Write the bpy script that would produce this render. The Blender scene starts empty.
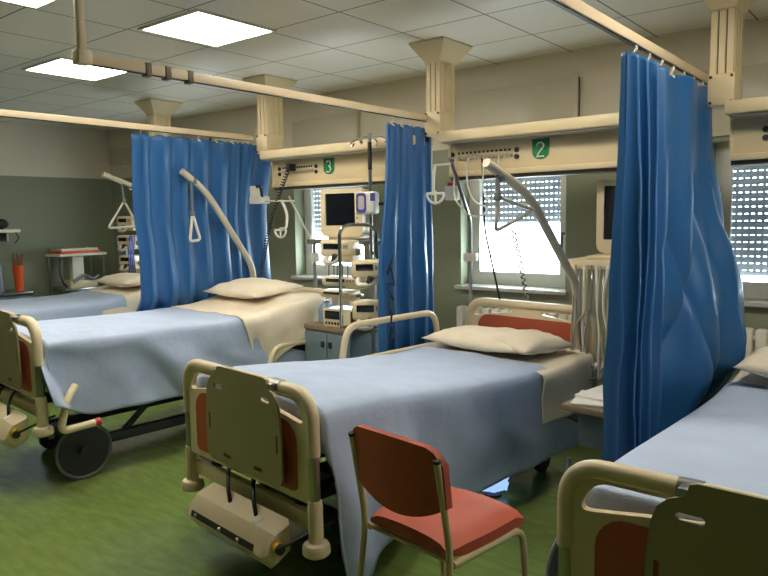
import bpy, bmesh, math, random
from mathutils import Vector, Matrix, noise
from mathutils.geometry import tessellate_polygon
PI = math.pi
SC = bpy.context.scene
COL = SC.collection

# ------------------------------------------------------------------ camera
def lin(c):
    c /= 255.0
    return c / 12.92 if c <= .04045 else ((c + .055) / 1.055) ** 2.4
def rgb(r, g, b): return (lin(r), lin(g), lin(b), 1)

cam_d = bpy.data.cameras.new('camera'); cam = bpy.data.objects.new('camera', cam_d); COL.objects.link(cam)
YAW, PITCH, ROLL = math.radians(38.6), math.radians(5.88), math.radians(-.986)
fw = Vector((-math.sin(YAW) * math.cos(PITCH), math.cos(YAW) * math.cos(PITCH), -math.sin(PITCH)))
rt = Vector((math.cos(YAW), math.sin(YAW), 0)); up = rt.cross(fw)
rt2 = math.cos(ROLL) * rt + math.sin(ROLL) * up; up2 = -math.sin(ROLL) * rt + math.cos(ROLL) * up
cam.matrix_world = Matrix((( rt2.x, up2.x, -fw.x, 0), (rt2.y, up2.y, -fw.y, 0), (rt2.z, up2.z, -fw.z, 1.55), (0, 0, 0, 1)))
cam_d.sensor_width = 36; cam_d.lens = 688.4 / 768 * 36; cam_d.clip_start = .05
SC.camera = cam

# ------------------------------------------------------------------ world, exposure, daylight portals
wd = bpy.data.worlds.new('daylight'); SC.world = wd; wd.use_nodes = True
nt = wd.node_tree; nt.nodes.clear()
wo = nt.nodes.new('ShaderNodeOutputWorld'); wb = nt.nodes.new('ShaderNodeBackground')
tc = nt.nodes.new('ShaderNodeTexCoord'); sx = nt.nodes.new('ShaderNodeSeparateXYZ'); cr = nt.nodes.new('ShaderNodeValToRGB')
nt.links.new(tc.outputs['Generated'], sx.inputs[0]); nt.links.new(sx.outputs['Z'], cr.inputs[0])
cr.color_ramp.elements[0].position = 0.0; cr.color_ramp.elements[0].color = (.56, .63, .68, 1)
cr.color_ramp.elements[1].position = .12; cr.color_ramp.elements[1].color = (.80, .92, 1, 1)
nt.links.new(cr.outputs[0], wb.inputs[0]); wb.inputs[1].default_value = 17.0
nt.links.new(wb.outputs[0], wo.inputs[0])
SC.view_settings.view_transform = 'Standard'; SC.view_settings.look = 'None'
SC.view_settings.gamma = 1; SC.view_settings.use_curve_mapping = False
SC.view_settings.exposure = 0.72
PANEL_POWER = 13.0
WIN = [(-.52, .64), (-2.61, .46), (-4.575, .45), (-6.6, .44)]       # centre x, half width of the four windows
WZ0, WZ1, WALLY = .98, 2.0, 4.88
for (wx, hw) in WIN:
    ld = bpy.data.lights.new('window_portal', 'AREA'); ld.shape = 'RECTANGLE'; ld.size = 2 * hw; ld.size_y = WZ1 - WZ0
    ld.cycles.is_portal = True
    lo = bpy.data.objects.new('window_portal', ld); COL.objects.link(lo)
    lo.location = (wx, WALLY + .22, (WZ0 + WZ1) / 2); lo.rotation_euler = (-PI / 2, 0, 0)

# ------------------------------------------------------------------ materials
MATS = {}
def mat(name, col, rough=.5, metal=0, var=.06, vscale=6, bump=0, bscale=60, coat=0, emit=None, trans=0, sheen=0, stretch=None, spec=None):
    if name in MATS: return MATS[name]
    m = bpy.data.materials.new(name); m.use_nodes = True; n = m.node_tree; b = n.nodes['Principled BSDF']
    t = n.nodes.new('ShaderNodeTexCoord'); src = t.outputs['Object']
    if stretch:
        mp = n.nodes.new('ShaderNodeMapping'); mp.inputs['Scale'].default_value = stretch; n.links.new(src, mp.inputs[0]); src = mp.outputs[0]
    ns = n.nodes.new('ShaderNodeTexNoise'); ns.inputs['Scale'].default_value = vscale; ns.inputs['Detail'].default_value = 4
    n.links.new(src, ns.inputs['Vector'])
    r = n.nodes.new('ShaderNodeValToRGB'); r.color_ramp.elements[0].position = .3; r.color_ramp.elements[1].position = .7
    r.color_ramp.elements[0].color = tuple(max(0, x * (1 - var)) for x in col[:3]) + (1,)
    r.color_ramp.elements[1].color = tuple(min(1, x * (1 + var)) for x in col[:3]) + (1,)
    n.links.new(ns.outputs['Fac'], r.inputs[0]); n.links.new(r.outputs[0], b.inputs['Base Color'])
    b.inputs['Roughness'].default_value = rough; b.inputs['Metallic'].default_value = metal
    b.inputs['Coat Weight'].default_value = coat; b.inputs['Transmission Weight'].default_value = trans
    b.inputs['Sheen Weight'].default_value = sheen
    if spec is not None: b.inputs['Specular IOR Level'].default_value = spec
    if bump:
        n2 = n.nodes.new('ShaderNodeTexNoise'); n2.inputs['Scale'].default_value = bscale; n2.inputs['Detail'].default_value = 3
        bp = n.nodes.new('ShaderNodeBump'); bp.inputs['Strength'].default_value = bump; bp.inputs['Distance'].default_value = .004
        n.links.new(src, n2.inputs['Vector']); n.links.new(n2.outputs['Fac'], bp.inputs['Height']); n.links.new(bp.outputs[0], b.inputs['Normal'])
    if emit:
        b.inputs['Emission Color'].default_value = emit[0]; b.inputs['Emission Strength'].default_value = emit[1]
    MATS[name] = m
    return m
cream = mat('cream_enamel', rgb(222, 205, 168), .35, var=.03)
unitm = mat('cream_head_unit', rgb(226, 206, 164), .4, var=.03)
railm = mat('cream_rail', rgb(228, 206, 172), .4, var=.03)
white = mat('white_plastic', rgb(226, 222, 208), .4, var=.03)
redp = mat('brick_red_panel', rgb(176, 84, 58), .45, var=.05)
steel = mat('brushed_steel', rgb(170, 170, 165), .28, 1, var=.08, vscale=20)
chrome = mat('chrome', rgb(215, 215, 210), .12, 1, var=.02)
dark = mat('dark_grey_metal', rgb(48, 50, 50), .5, .2)
black = mat('black_rubber', rgb(18, 18, 20), .5)
screen = mat('dark_screen', rgb(22, 26, 32), .15, var=.02)
boardm = mat('olive_beige_board', rgb(154, 146, 108), .45, var=.03)
shutm = mat('grey_shutter', rgb(165, 172, 180), .5, var=.03)
def translucent(m, f):
    n = m.node_tree; b = n.nodes['Principled BSDF']; o = n.nodes['Material Output']
    t = n.nodes.new('ShaderNodeBsdfTranslucent'); x = n.nodes.new('ShaderNodeMixShader'); x.inputs[0].default_value = f
    n.links.new(b.inputs['Base Color'].links[0].from_socket, t.inputs[0])
    n.links.new(b.outputs[0], x.inputs[1]); n.links.new(t.outputs[0], x.inputs[2]); n.links.new(x.outputs[0], o.inputs[0])
translucent(shutm, .16)
pvc = mat('window_white', rgb(222, 222, 218), .35, var=.02)
matt = mat('mattress_cover', rgb(120, 135, 150), .6)
greenm = mat('sign_green', rgb(10, 125, 65), .4, var=.02)
yellow = mat('yellow_plastic', rgb(215, 170, 30), .4)
orange = mat('orange_plastic', rgb(225, 90, 35), .4)
purple = mat('violet_plastic', rgb(80, 75, 150), .4)
cabm = mat('grey_blue_cabinet', rgb(105, 122, 130), .5)
hose = mat('clear_hose', rgb(215, 212, 200), .35)
wood = mat('wood_edge', rgb(134, 116, 92), .5, var=.1, vscale=15)
paper = mat('paper', rgb(225, 222, 215), .7)
blue = mat('blue_plastic', rgb(60, 90, 180), .4)
skin_red = mat('red_plastic', rgb(190, 50, 40), .4)

def fabric(name, col, scale, wrinkle, var=.05, rough=.85, sheen=.1):
    m = mat(name, col, rough, var=var, vscale=5, sheen=sheen); n = m.node_tree; b = n.nodes['Principled BSDF']
    t = n.nodes.new('ShaderNodeTexCoord')
    w = n.nodes.new('ShaderNodeTexVoronoi'); w.inputs['Scale'].default_value = scale
    ns = n.nodes.new('ShaderNodeTexNoise'); ns.inputs['Scale'].default_value = 9; ns.inputs['Detail'].default_value = 5
    n.links.new(t.outputs['Object'], w.inputs['Vector']); n.links.new(t.outputs['Object'], ns.inputs['Vector'])
    b1 = n.nodes.new('ShaderNodeBump'); b1.inputs['Strength'].default_value = .35; b1.inputs['Distance'].default_value = .002
    b2 = n.nodes.new('ShaderNodeBump'); b2.inputs['Strength'].default_value = wrinkle; b2.inputs['Distance'].default_value = .03
    n.links.new(w.outputs['Distance'], b1.inputs['Height']); n.links.new(ns.outputs['Fac'], b2.inputs['Height'])
    n.links.new(b1.outputs[0], b2.inputs['Normal']); n.links.new(b2.outputs[0], b.inputs['Normal'])
    return m
blanketm = fabric('blue_waffle_blanket', rgb(170, 185, 211), 130, .22)
sheetm = fabric('cream_sheet', rgb(236, 222, 196), 400, .25)
pillowm = fabric('cream_pillow_case', rgb(238, 224, 198), 400, .3)
curtm = mat('blue_vinyl_curtain', rgb(42, 98, 154), .42, var=.05, vscale=3, bump=.2, bscale=8, coat=.15)
seatm = mat('orange_red_upholstery', rgb(170, 74, 46), .55, var=.06, vscale=12, bump=.1, bscale=300)
legm = mat('beige_tube', rgb(196, 180, 130), .4, var=.03)

# floor linoleum
floorm = mat('green_linoleum', rgb(114, 134, 70), .2, var=.16, vscale=7, bump=.03, bscale=14, stretch=(1, 3.2, 1))
# ceiling: metal tiles, joints every 0.6 m
ceilm = mat('metal_ceiling_tiles', rgb(226, 220, 206), .38, .0, var=.03, vscale=1.5, spec=.5)
def ceiling_joints():
    n = ceilm.node_tree; b = n.nodes['Principled BSDF']; old = b.inputs['Base Color'].links[0].from_socket
    t = n.nodes.new('ShaderNodeTexCoord'); s = n.nodes.new('ShaderNodeSeparateXYZ'); n.links.new(t.outputs['Object'], s.inputs[0])
    def line(sock, off):
        a = n.nodes.new('ShaderNodeMath'); a.operation = 'ADD'; a.inputs[1].default_value = off + 60; n.links.new(sock, a.inputs[0])
        d = n.nodes.new('ShaderNodeMath'); d.operation = 'PINGPONG'; d.inputs[1].default_value = .3; n.links.new(a.outputs[0], d.inputs[0])
        l = n.nodes.new('ShaderNodeMath'); l.operation = 'LESS_THAN'; l.inputs[1].default_value = .005; n.links.new(d.outputs[0], l.inputs[0])
        return l.outputs[0]
    mx = n.nodes.new('ShaderNodeMath'); mx.operation = 'MAXIMUM'
    n.links.new(line(s.outputs['X'], 2.71), mx.inputs[0]); n.links.new(line(s.outputs['Y'], -3.63), mx.inputs[1])
    m = n.nodes.new('ShaderNodeMix'); m.data_type = 'RGBA'; m.inputs['B'].default_value = rgb(70, 66, 60)
    n.links.new(mx.outputs[0], m.inputs['Factor']); n.links.new(old, m.inputs['A']); n.links.new(m.outputs['Result'], b.inputs['Base Color'])
ceiling_joints()
# walls: green-grey up to 2.1 m, cream above
def wall_mat(name, low, high, zsplit):
    m = mat(name, high, .55, var=.04, vscale=2, bump=.05, bscale=120); n = m.node_tree; b = n.nodes['Principled BSDF']
    old = b.inputs['Base Color'].links[0].from_socket
    t = n.nodes.new('ShaderNodeTexCoord'); s = n.nodes.new('ShaderNodeSeparateXYZ'); n.links.new(t.outputs['Object'], s.inputs[0])
    l = n.nodes.new('ShaderNodeMath'); l.operation = 'LESS_THAN'; l.inputs[1].default_value = zsplit; n.links.new(s.outputs['Z'], l.inputs[0])
    mx = n.nodes.new('ShaderNodeMix'); mx.data_type = 'RGBA'; mx.inputs['B'].default_value = low
    n.links.new(l.outputs[0], mx.inputs['Factor']); n.links.new(old, mx.inputs['A']); n.links.new(mx.outputs['Result'], b.inputs['Base Color'])
    return m
wallm = wall_mat('painted_wall', rgb(140, 146, 122), rgb(226, 216, 196), 2.1)

# ------------------------------------------------------------------ mesh helpers
def fillet(pts, r, n=6):
    pts = [Vector(p) for p in pts]; out = [pts[0]]
    for i in range(1, len(pts) - 1):
        a, b, c = pts[i - 1], pts[i], pts[i + 1]
        u = (a - b); v = (c - b); d = min(r, u.length * .49, v.length * .49)
        p = b + u.normalized() * d; q = b + v.normalized() * d
        for k in range(n + 1):
            t = k / n; out.append((1 - t) ** 2 * p + 2 * t * (1 - t) * b + t * t * q)
    out.append(pts[-1]); return out
class MB:
    def __init__(s): s.bm = bmesh.new()
    def _xf(s, verts, M):
        if M is not None: bmesh.ops.transform(s.bm, matrix=M, verts=verts)
    def box(s, x0, x1, y0, y1, z0, z1, bev=0, M=None, seg=2):
        t = bmesh.new(); bmesh.ops.create_cube(t, size=1)
        bmesh.ops.transform(t, matrix=Matrix.Translation(((x0 + x1) / 2, (y0 + y1) / 2, (z0 + z1) / 2)) @ Matrix.Diagonal((abs(x1 - x0), abs(y1 - y0), abs(z1 - z0), 1)), verts=t.verts)
        if bev: bmesh.ops.bevel(t, geom=t.edges[:], offset=bev, segments=seg, profile=.5, affect='EDGES')
        if M is not None: bmesh.ops.transform(t, matrix=M, verts=t.verts)
        me = bpy.data.meshes.new('tmp'); t.to_mesh(me); t.free(); s.bm.from_mesh(me); bpy.data.meshes.remove(me); return s
    def tube(s, pts, r, seg=10, cap=True, closed=False, M=None):
        pts = [Vector(p) for p in pts]
        n = len(pts); rings = []
        rr = r if isinstance(r, (list, tuple)) else [r] * n
        T = [((pts[(i + 1) % n] if closed or i < n - 1 else pts[i]) - (pts[i - 1] if closed or i > 0 else pts[i])).normalized() for i in range(n)]
        a = Vector((0, 0, 1)) if abs(T[0].z) < .9 else Vector((1, 0, 0))
        N = T[0].cross(a).normalized()
        for i in range(n):
            N = (N - T[i] * N.dot(T[i])).normalized(); B = T[i].cross(N)
            rings.append([s.bm.verts.new(pts[i] + (N * math.cos(2 * PI * k / seg) + B * math.sin(2 * PI * k / seg)) * rr[i]) for k in range(seg)])
        for i in range(n if closed else n - 1):
            A, Bq = rings[i], rings[(i + 1) % n]
            for k in range(seg): s.bm.faces.new((A[k], A[(k + 1) % seg], Bq[(k + 1) % seg], Bq[k]))
        if cap and not closed:
            s.bm.faces.new(rings[0][::-1]); s.bm.faces.new(rings[-1])
        s._xf([v for g in rings for v in g], M); return s
    def lathe(s, prof, c=(0, 0, 0), seg=20, M=None):          # prof: (r, z) pairs, both ends capped
        rings = []
        for (r, z) in prof: rings.append([s.bm.verts.new((c[0] + r * math.cos(2 * PI * k / seg), c[1] + r * math.sin(2 * PI * k / seg), c[2] + z)) for k in range(seg)])
        for A, B in zip(rings, rings[1:]):
            for k in range(seg): s.bm.faces.new((A[k], A[(k + 1) % seg], B[(k + 1) % seg], B[k]))
        s.bm.faces.new(rings[0][::-1]); s.bm.faces.new(rings[-1])
        s._xf([v for g in rings for v in g], M); return s
    def plate(s, outline, holes, thick, M):                   # outline in local xy, extruded +z by thick
        loops = [outline] + list(holes)
        flat = [Vector((p[0], p[1], 0)) for l in loops for p in l]
        tris = tessellate_polygon([[Vector((p[0], p[1], 0)) for p in l] for l in loops])
        lo = [s.bm.verts.new(p) for p in flat]; hi = [s.bm.verts.new(p + Vector((0, 0, thick))) for p in flat]
        for a, b, c in tris:
            try: s.bm.faces.new((lo[a], lo[b], lo[c])); s.bm.faces.new((hi[c], hi[b], hi[a]))
            except ValueError: pass
        k = 0
        for l in loops:
            n = len(l)
            for i in range(n):
                a, b = k + i, k + (i + 1) % n
                s.bm.faces.new((lo[a], lo[b], hi[b], hi[a]))
            k += n
        s._xf(lo + hi, M); return s
    def grid(s, P, closed_u=False):                           # P[i][j] points
        V = [[s.bm.verts.new(p) for p in row] for row in P]
        for i in range(len(V) - 1):
            m = len(V[i])
            for j in range(m if closed_u else m - 1):
                s.bm.faces.new((V[i][j], V[i][(j + 1) % m], V[i + 1][(j + 1) % m], V[i + 1][j]))
        return s
    def build(s, name, m, parent=None, smooth=35, recalc=True):
        if recalc: bmesh.ops.recalc_face_normals(s.bm, faces=s.bm.faces[:])
        me = bpy.data.meshes.new(name); s.bm.to_mesh(me); s.bm.free()
        for p in me.polygons: p.use_smooth = True
        if smooth < 180: me.set_sharp_from_angle(angle=math.radians(smooth))
        me.materials.append(m)
        o = bpy.data.objects.new(name, me); COL.objects.link(o)
        if parent is not None: o.parent = parent
        return o
def rrect(x0, x1, y0, y1, r, n=5, corners=(1, 1, 1, 1)):     # rounded rectangle, counter-clockwise from lower left
    out = []
    rs = r if isinstance(r, (list, tuple)) else [r * c for c in corners]
    for (cx, cy, a0, q) in ((x0, y0, PI, 0), (x1, y0, 1.5 * PI, 1), (x1, y1, 0, 2), (x0, y1, .5 * PI, 3)):
        rq = rs[q]
        ox = cx + (rq if cx == x0 else -rq); oy = cy + (rq if cy == y0 else -rq)
        if rq < 1e-5: out.append((cx, cy)); continue
        for k in range(n + 1):
            a = a0 + .5 * PI * k / n; out.append((ox + rq * math.cos(a), oy + rq * math.sin(a)))
    return out
XZ = Matrix(((1, 0, 0, 0), (0, 0, -1, 0), (0, 1, 0, 0), (0, 0, 0, 1)))   # local xy -> world xz, thickness toward -y
def T(x, y, z): return Matrix.Translation((x, y, z))
def RZ(a): return Matrix.Rotation(a, 4, 'Z')
def tag(o, label, cat, group=None):
    o['label'] = label; o['category'] = cat
    if group: o['group'] = group
    return o
def thing(name, label, cat, loc=(0, 0, 0), rz=0, group=None):
    o = bpy.data.objects.new(name, None); o.empty_display_size = .1; COL.objects.link(o); o.location = loc; o.rotation_euler = (0, 0, rz)
    return tag(o, label, cat, group)
def struct(o): o['kind'] = 'structure'; return o
def ss(a, b, x): t = max(0, min(1, (x - a) / (b - a))); return t * t * (3 - 2 * t)
def fbm(x, y, z=0): return noise.noise((x, y, z)) + .5 * noise.noise((2 * x + 9, 2 * y, z)) 

# ------------------------------------------------------------------ room
XL, XR, YF, CZ = -8.4, 3.4, -4.6, 2.715
struct(MB().box(XL - .2, XR + .2, YF - .2, WALLY + .3, -.1, 0).build('floor', floorm))
struct(MB().box(XL - .2, XR + .2, YF - .2, WALLY + .3, CZ, CZ + .1).build('ceiling', ceilm))
struct(MB().box(XL - .2, XL, YF - .2, WALLY + .3, 0, CZ).build('wall_left', wallm))
struct(MB().box(XR, XR + .2, YF - .2, WALLY + .3, 0, CZ).build('wall_right', wallm))
struct(MB().box(XL, XR, YF - .2, YF, 0, CZ).build('wall_front', wallm))
holes = [rrect(x - h, x + h, WZ0, WZ1, 0) for x, h in WIN]
struct(MB().plate(rrect(XL, XR, 0, CZ, 0), holes, .25, T(0, WALLY + .25, 0) @ XZ).build('wall_back', wallm))

def window(i, x, h, shut_z):
    r = thing('window_%d' % i, '', ''); del r['label']; del r['category']; struct(r)
    r.location = (x, WALLY + .14, WZ0)
    H = WZ1 - WZ0
    MB().plate(rrect(-h, h, 0, H, 0), [rrect(-h + .045, h - .045, .045, H - .04, 0)], .06, T(0, .06, 0) @ XZ).build('window_frame', pvc, r)
    s = MB().plate(rrect(-h + .04, h - .04, .04, H - .04, .004, 1), [rrect(-h + .105, h - .105, .105, H - .1, .004, 1)], .045, T(0, .035, 0) @ XZ)
    s.build('window_sash', pvc, r)
    MB().tube([(h - .07, -.02, .42), (h - .07, -.05, .42)], .012).tube(fillet([(h - .07, -.05, .43), (h - .07, -.055, .30)], .01), .011).build('window_handle', mat('handle_grey', rgb(120, 122, 125), .4), r)
    g = MB().box(-h + .1, h - .1, .012, .018, .1, H - .1).build('pane', glassm, r)
    m = MB(); z = shut_z - WZ0; k = 0
    m.box(-h + .02, h - .02, .075, .095, z - .012, z + .022, .004)
    z += .022
    while z < H - .02:
        m.box(-h + .02, h - .02, .078, .09, z + .006, z + .047, .003, seg=1)
        xx = -h + .03; 
        while xx < h - .02:
            m.box(xx, xx + .020, .081, .087, z, z + .007); xx += .040
        z += .047
    m.build('roller_shutter', shutm, r)
    MB().box(-h - .03, h + .03, -.2, .0, -.035, -.003, .006).build('window_sill', mat('stone_sill', rgb(190, 190, 190), .25, var=.08, vscale=30), r)
    return r
glassm = bpy.data.materials.new('window_glass'); glassm.use_nodes = True
gn = glassm.node_tree; gn.nodes.clear(); go = gn.nodes.new('ShaderNodeOutputMaterial'); gm = gn.nodes.new('ShaderNodeMixShader')
gt = gn.nodes.new('ShaderNodeBsdfTransparent'); gg = gn.nodes.new('ShaderNodeBsdfGlossy'); gg.inputs['Roughness'].default_value = .02
gm.inputs[0].default_value = .06; gt.inputs[0].default_value = (.96, .98, .97, 1)
gn.links.new(gt.outputs[0], gm.inputs[1]); gn.links.new(gg.outputs[0], gm.inputs[2]); gn.links.new(gm.outputs[0], go.inputs[0])
for i, ((x, h), sz) in enumerate(zip(WIN, (1.13, 1.50, 1.42, 1.5))): window(i + 1, x, h, sz)
# raised panels (shutter housings) over the windows
for i, (x0, x1, z0, z1) in enumerate([(-1.25, .3, 2.03, 2.45), (-3.17, -2.05, 2.03, 2.53), (-5.0, -4.14, 2.03, 2.5), (-8.38, -6.3, 2.28, 2.47)]):
    m = MB().box(x0, x1, WALLY - .03, WALLY + .001, z0, z1, .006)
    m.box(x1 - .04, x1, WALLY - .045, WALLY, z0, z1, .004)
    struct(m.build('trim_%d' % (i + 1), mat('housing_cream', rgb(205, 196, 176), .3, var=.02)))
# ceiling lights
diffm = mat('light_diffuser', rgb(255, 250, 240), .5, emit=((1, .93, .80, 1), PANEL_POWER))
LIGHTS = [(-3.54, 2.75, 'square glowing ceiling panel nearest the middle of the picture, biggest in view'),
          (-5.17, 2.79, 'square glowing ceiling panel behind the bracketed end of the long rail'),
          (-3.57, 1.58, 'square glowing ceiling panel cut by the top edge, left of the hanging rail rod')]
for X_ in (-5.17, -1.77, -.27, 1.33):  # extra panels out of view, added for brightness at assumed positions
    for Y_ in ((1.58,) if X_ < -5 else (2.75,)):
        LIGHTS.append((X_, Y_, 'square ceiling panel added outside the picture to brighten the ward'))
for (x, y, lab) in LIGHTS:
    t = thing('ceiling_light', lab, 'ceiling light', (x, y, CZ), 0, 'square ceiling panels')
    MB().plate(rrect(-.295, .295, -.295, .295, 0), [rrect(-.275, .275, -.275, .275, 0)], .012, T(0, 0, -.0122)).build('light_frame', white, t)
    MB().box(-.277, .277, -.277, .277, -.009, -.001).build('diffuser', diffm, t)

# ------------------------------------------------------------------ ceiling columns, head units, curtain rails
def column(x, label):
    t = thing('ceiling_column', label, 'service column', (x, 4.05, CZ), 0, 'ceiling hung columns')
    m = MB()
    P = []
    for (hx, hy, z) in ((.14, .18, -.001), (.14, .18, -.012), (.06, .10, -.13), (.06, .10, -.14)):
        P.append([(-hx, -hy, z), (hx, -hy, z), (hx, hy, z), (-hx, hy, z)])
    m.grid(P, True)
    m.build('funnel', unitm, t, 20)
    m = MB()
    for k in range(3): m.box(-.057 + k * .04, -.023 + k * .04, -.1, -.04, -.49, -.13, .004)
    m.box(-.053, .053, -.09, .09, -.50, -.13)
    for k in range(3): m.box(.045, .062, -.085 + k * .062, -.045 + k * .062, -.49, -.13, .004)
    m.build('shaft', unitm, t)
    m = MB()
    for k in range(2): m.box(-.022 + k * .04, -.018 + k * .04, -.093, -.088, -.48, -.14)
    m.build('groove', mat('groove_shade', rgb(70, 66, 58), .6), t)
    b = MB().box(-.06, .07, -.12, .06, -.62, -.46, .006).build('bracket', unitm, t)
    m = MB()
    for (a, c) in ((-.045, -.475), (.055, -.475), (-.045, -.605), (.055, -.605)): m.tube([(a, -.119, c), (a, -.126, c)], .008, 8)
    m.build('bolt', dark, b)
    return t
for x, l in [(-.90, 'cream ceiling column at the upper right, over the nearest curtain'), (-2.70, 'cream ceiling column in the middle, above the narrow curtain'),
             (-4.42, 'cream ceiling column left of the unit signed 3, behind the long rail'), (-6.03, 'cream ceiling column farthest left, above the wide curtain')]:
    column(x, l)

DIG = {'2': [(-.026, .03), (-.022, .045), (-.008, .054), (.010, .053), (.022, .042), (.023, .026), (.012, .008), (-.012, -.022), (-.026, -.045), (.027, -.045)],
       '3': [(-.022, .045), (-.008, .054), (.012, .052), (.022, .038), (.018, .018), (.002, .008), (.018, .0), (.024, -.018), (.016, -.038), (-.002, -.047), (-.024, -.038)]}
def head_unit(x0, x1, label, digit=None, sx_=0, sock=None):
    t = thing('bed_head_unit', label, 'medical supply unit', (0, 4.0, 1.8), 0, 'wall supply units over the beds')
    s = MB()
    s.box(x0, x1, -.15, .10, .235, .305, .012)
    s.build('light_shelf', unitm, t)
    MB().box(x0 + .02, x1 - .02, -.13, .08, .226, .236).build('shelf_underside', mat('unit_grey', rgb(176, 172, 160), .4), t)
    MB().box(x0 + .01, x1 - .01, -.01, .10, .045, .228, .004).build('supply_panel', unitm, t)
    MB().box(x0 + .01, x1 - .01, -.035, .10, .012, .045, .006).build('lower_rail', unitm, t)
    MB().box(x0 + .01, x1 - .01, -.005, .09, -.012, .012).build('shadow_channel', mat('bronze_channel', rgb(92, 82, 66), .5), t)
    if sock:
        a, b = sock; n = 13
        for k in range(n):
            x = a + (b - a) * k / (n - 1)
            MB().tube([(x, -.009, .165), (x, -.016, .165)], .008, 8).build('socket', dark, t)
            x += .01; og = mat('outlet_grey', rgb(180, 172, 150), .3)
            g = MB().box(x - .012, x + .012, -.015, -.008, .118, .146, .004).build('gas_outlet', og, t)
            MB().lathe([(.010, 0), (.010, .02), (.006, .022)], seg=8, M=T(x, -.014, .132) @ Matrix.Rotation(PI / 2, 4, 'X')).build('outlet_cap', og, g)
        for x in (a - .05, b + .05):
            for z in (.16, .118):
                MB().tube([(x, -.008, z), (x, -.018, z)], .016, 14).build('power_socket', dark, t)
    if digit:
        w, h = .056, .12
        pts = [(-w, .06), (-w, -.02)] + [(w * math.cos(a), -.02 + -.045 * math.sin(a)) for a in [PI - PI * k / 10 for k in range(11)]][0:] + [(w, .06)]
        g = MB().plate(pts[::-1], [], .006, T(sx_, -.011, .155) @ XZ).build('number_sign', greenm, t)
        MB().tube([(sx_ + p[0] * .95, -.0185, .145 + p[1] * .85) for p in DIG[digit]], .0055, 6).build('numeral', mat('numeral_white', rgb(240, 240, 235), .5), g)
    m = MB()
    m.box(x0 + .005, x0 + .02, -.02, .1, .045, .23)
    m.build('end_cap', unitm, t)
    return t
head_unit(-.86, 1.0, 'cream supply unit at the right edge, above the nearest bed', None, 0, (-.64, -.2))
head_unit(-2.60, -1.10, 'cream supply unit carrying the green number 2 sign', '2', -1.925, (-2.52, -2.14))
head_unit(-4.36, -2.80, 'cream supply unit carrying the green number 3 sign', '3', -3.71, (-4.22, -3.90))
head_unit(-5.95, -4.95, 'cream supply unit hidden behind the wide blue curtain', None, 0, (-5.7, -5.3))

def rail(pts, label, drop=None):
    t = thing('curtain_rail', label, 'curtain rail', pts[0], 0, 'ceiling curtain rails')
    o = Vector(pts[0]); m = MB()
    for a, b in zip(pts, pts[1:]):
        a = Vector(a) - o; b = Vector(b) - o
        m.box(min(a.x, b.x) - .016, max(a.x, b.x) + .016, min(a.y, b.y), max(a.y, b.y), -.0, .042, .004)
    m.build('track', railm, t)
    a = Vector(pts[0]) - o; b = Vector(pts[-1]) - o
    MB().box(a.x - .008, a.x + .008, a.y + .02, b.y, -.004, .002).build('glide_channel', dark, t)
    if drop:
        MB().box(-.014, .014, -.016, .016, .04, CZ - o.z - .001, .003).build('drop_rod', railm, t)
        MB().box(-.03, .03, -.03, .03, -.006, .05, .005).build('corner_joint', railm, t)
        for d in (.28, .38, .50): MB().box(-.02, .02, d, d + .03, -.012, .046, .003).build('clip', mat('brown_clip', rgb(96, 78, 62), .5), t)
    return t
rail([(-1.0, -.6, 2.235), (-1.0, 4.08, 2.235)], 'cream curtain rail at the upper right, over the nearest blue curtain')
rail([(-2.75, 1.5, 2.195), (-2.75, 3.95, 2.195)], 'long cream curtain rail hung by a rod, above the beds signed 2 and 3', True)
rail([(-4.57, -.6, 2.215), (-4.57, 3.97, 2.215)], 'cream curtain rail farthest left, carrying the wide blue curtain')

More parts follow.
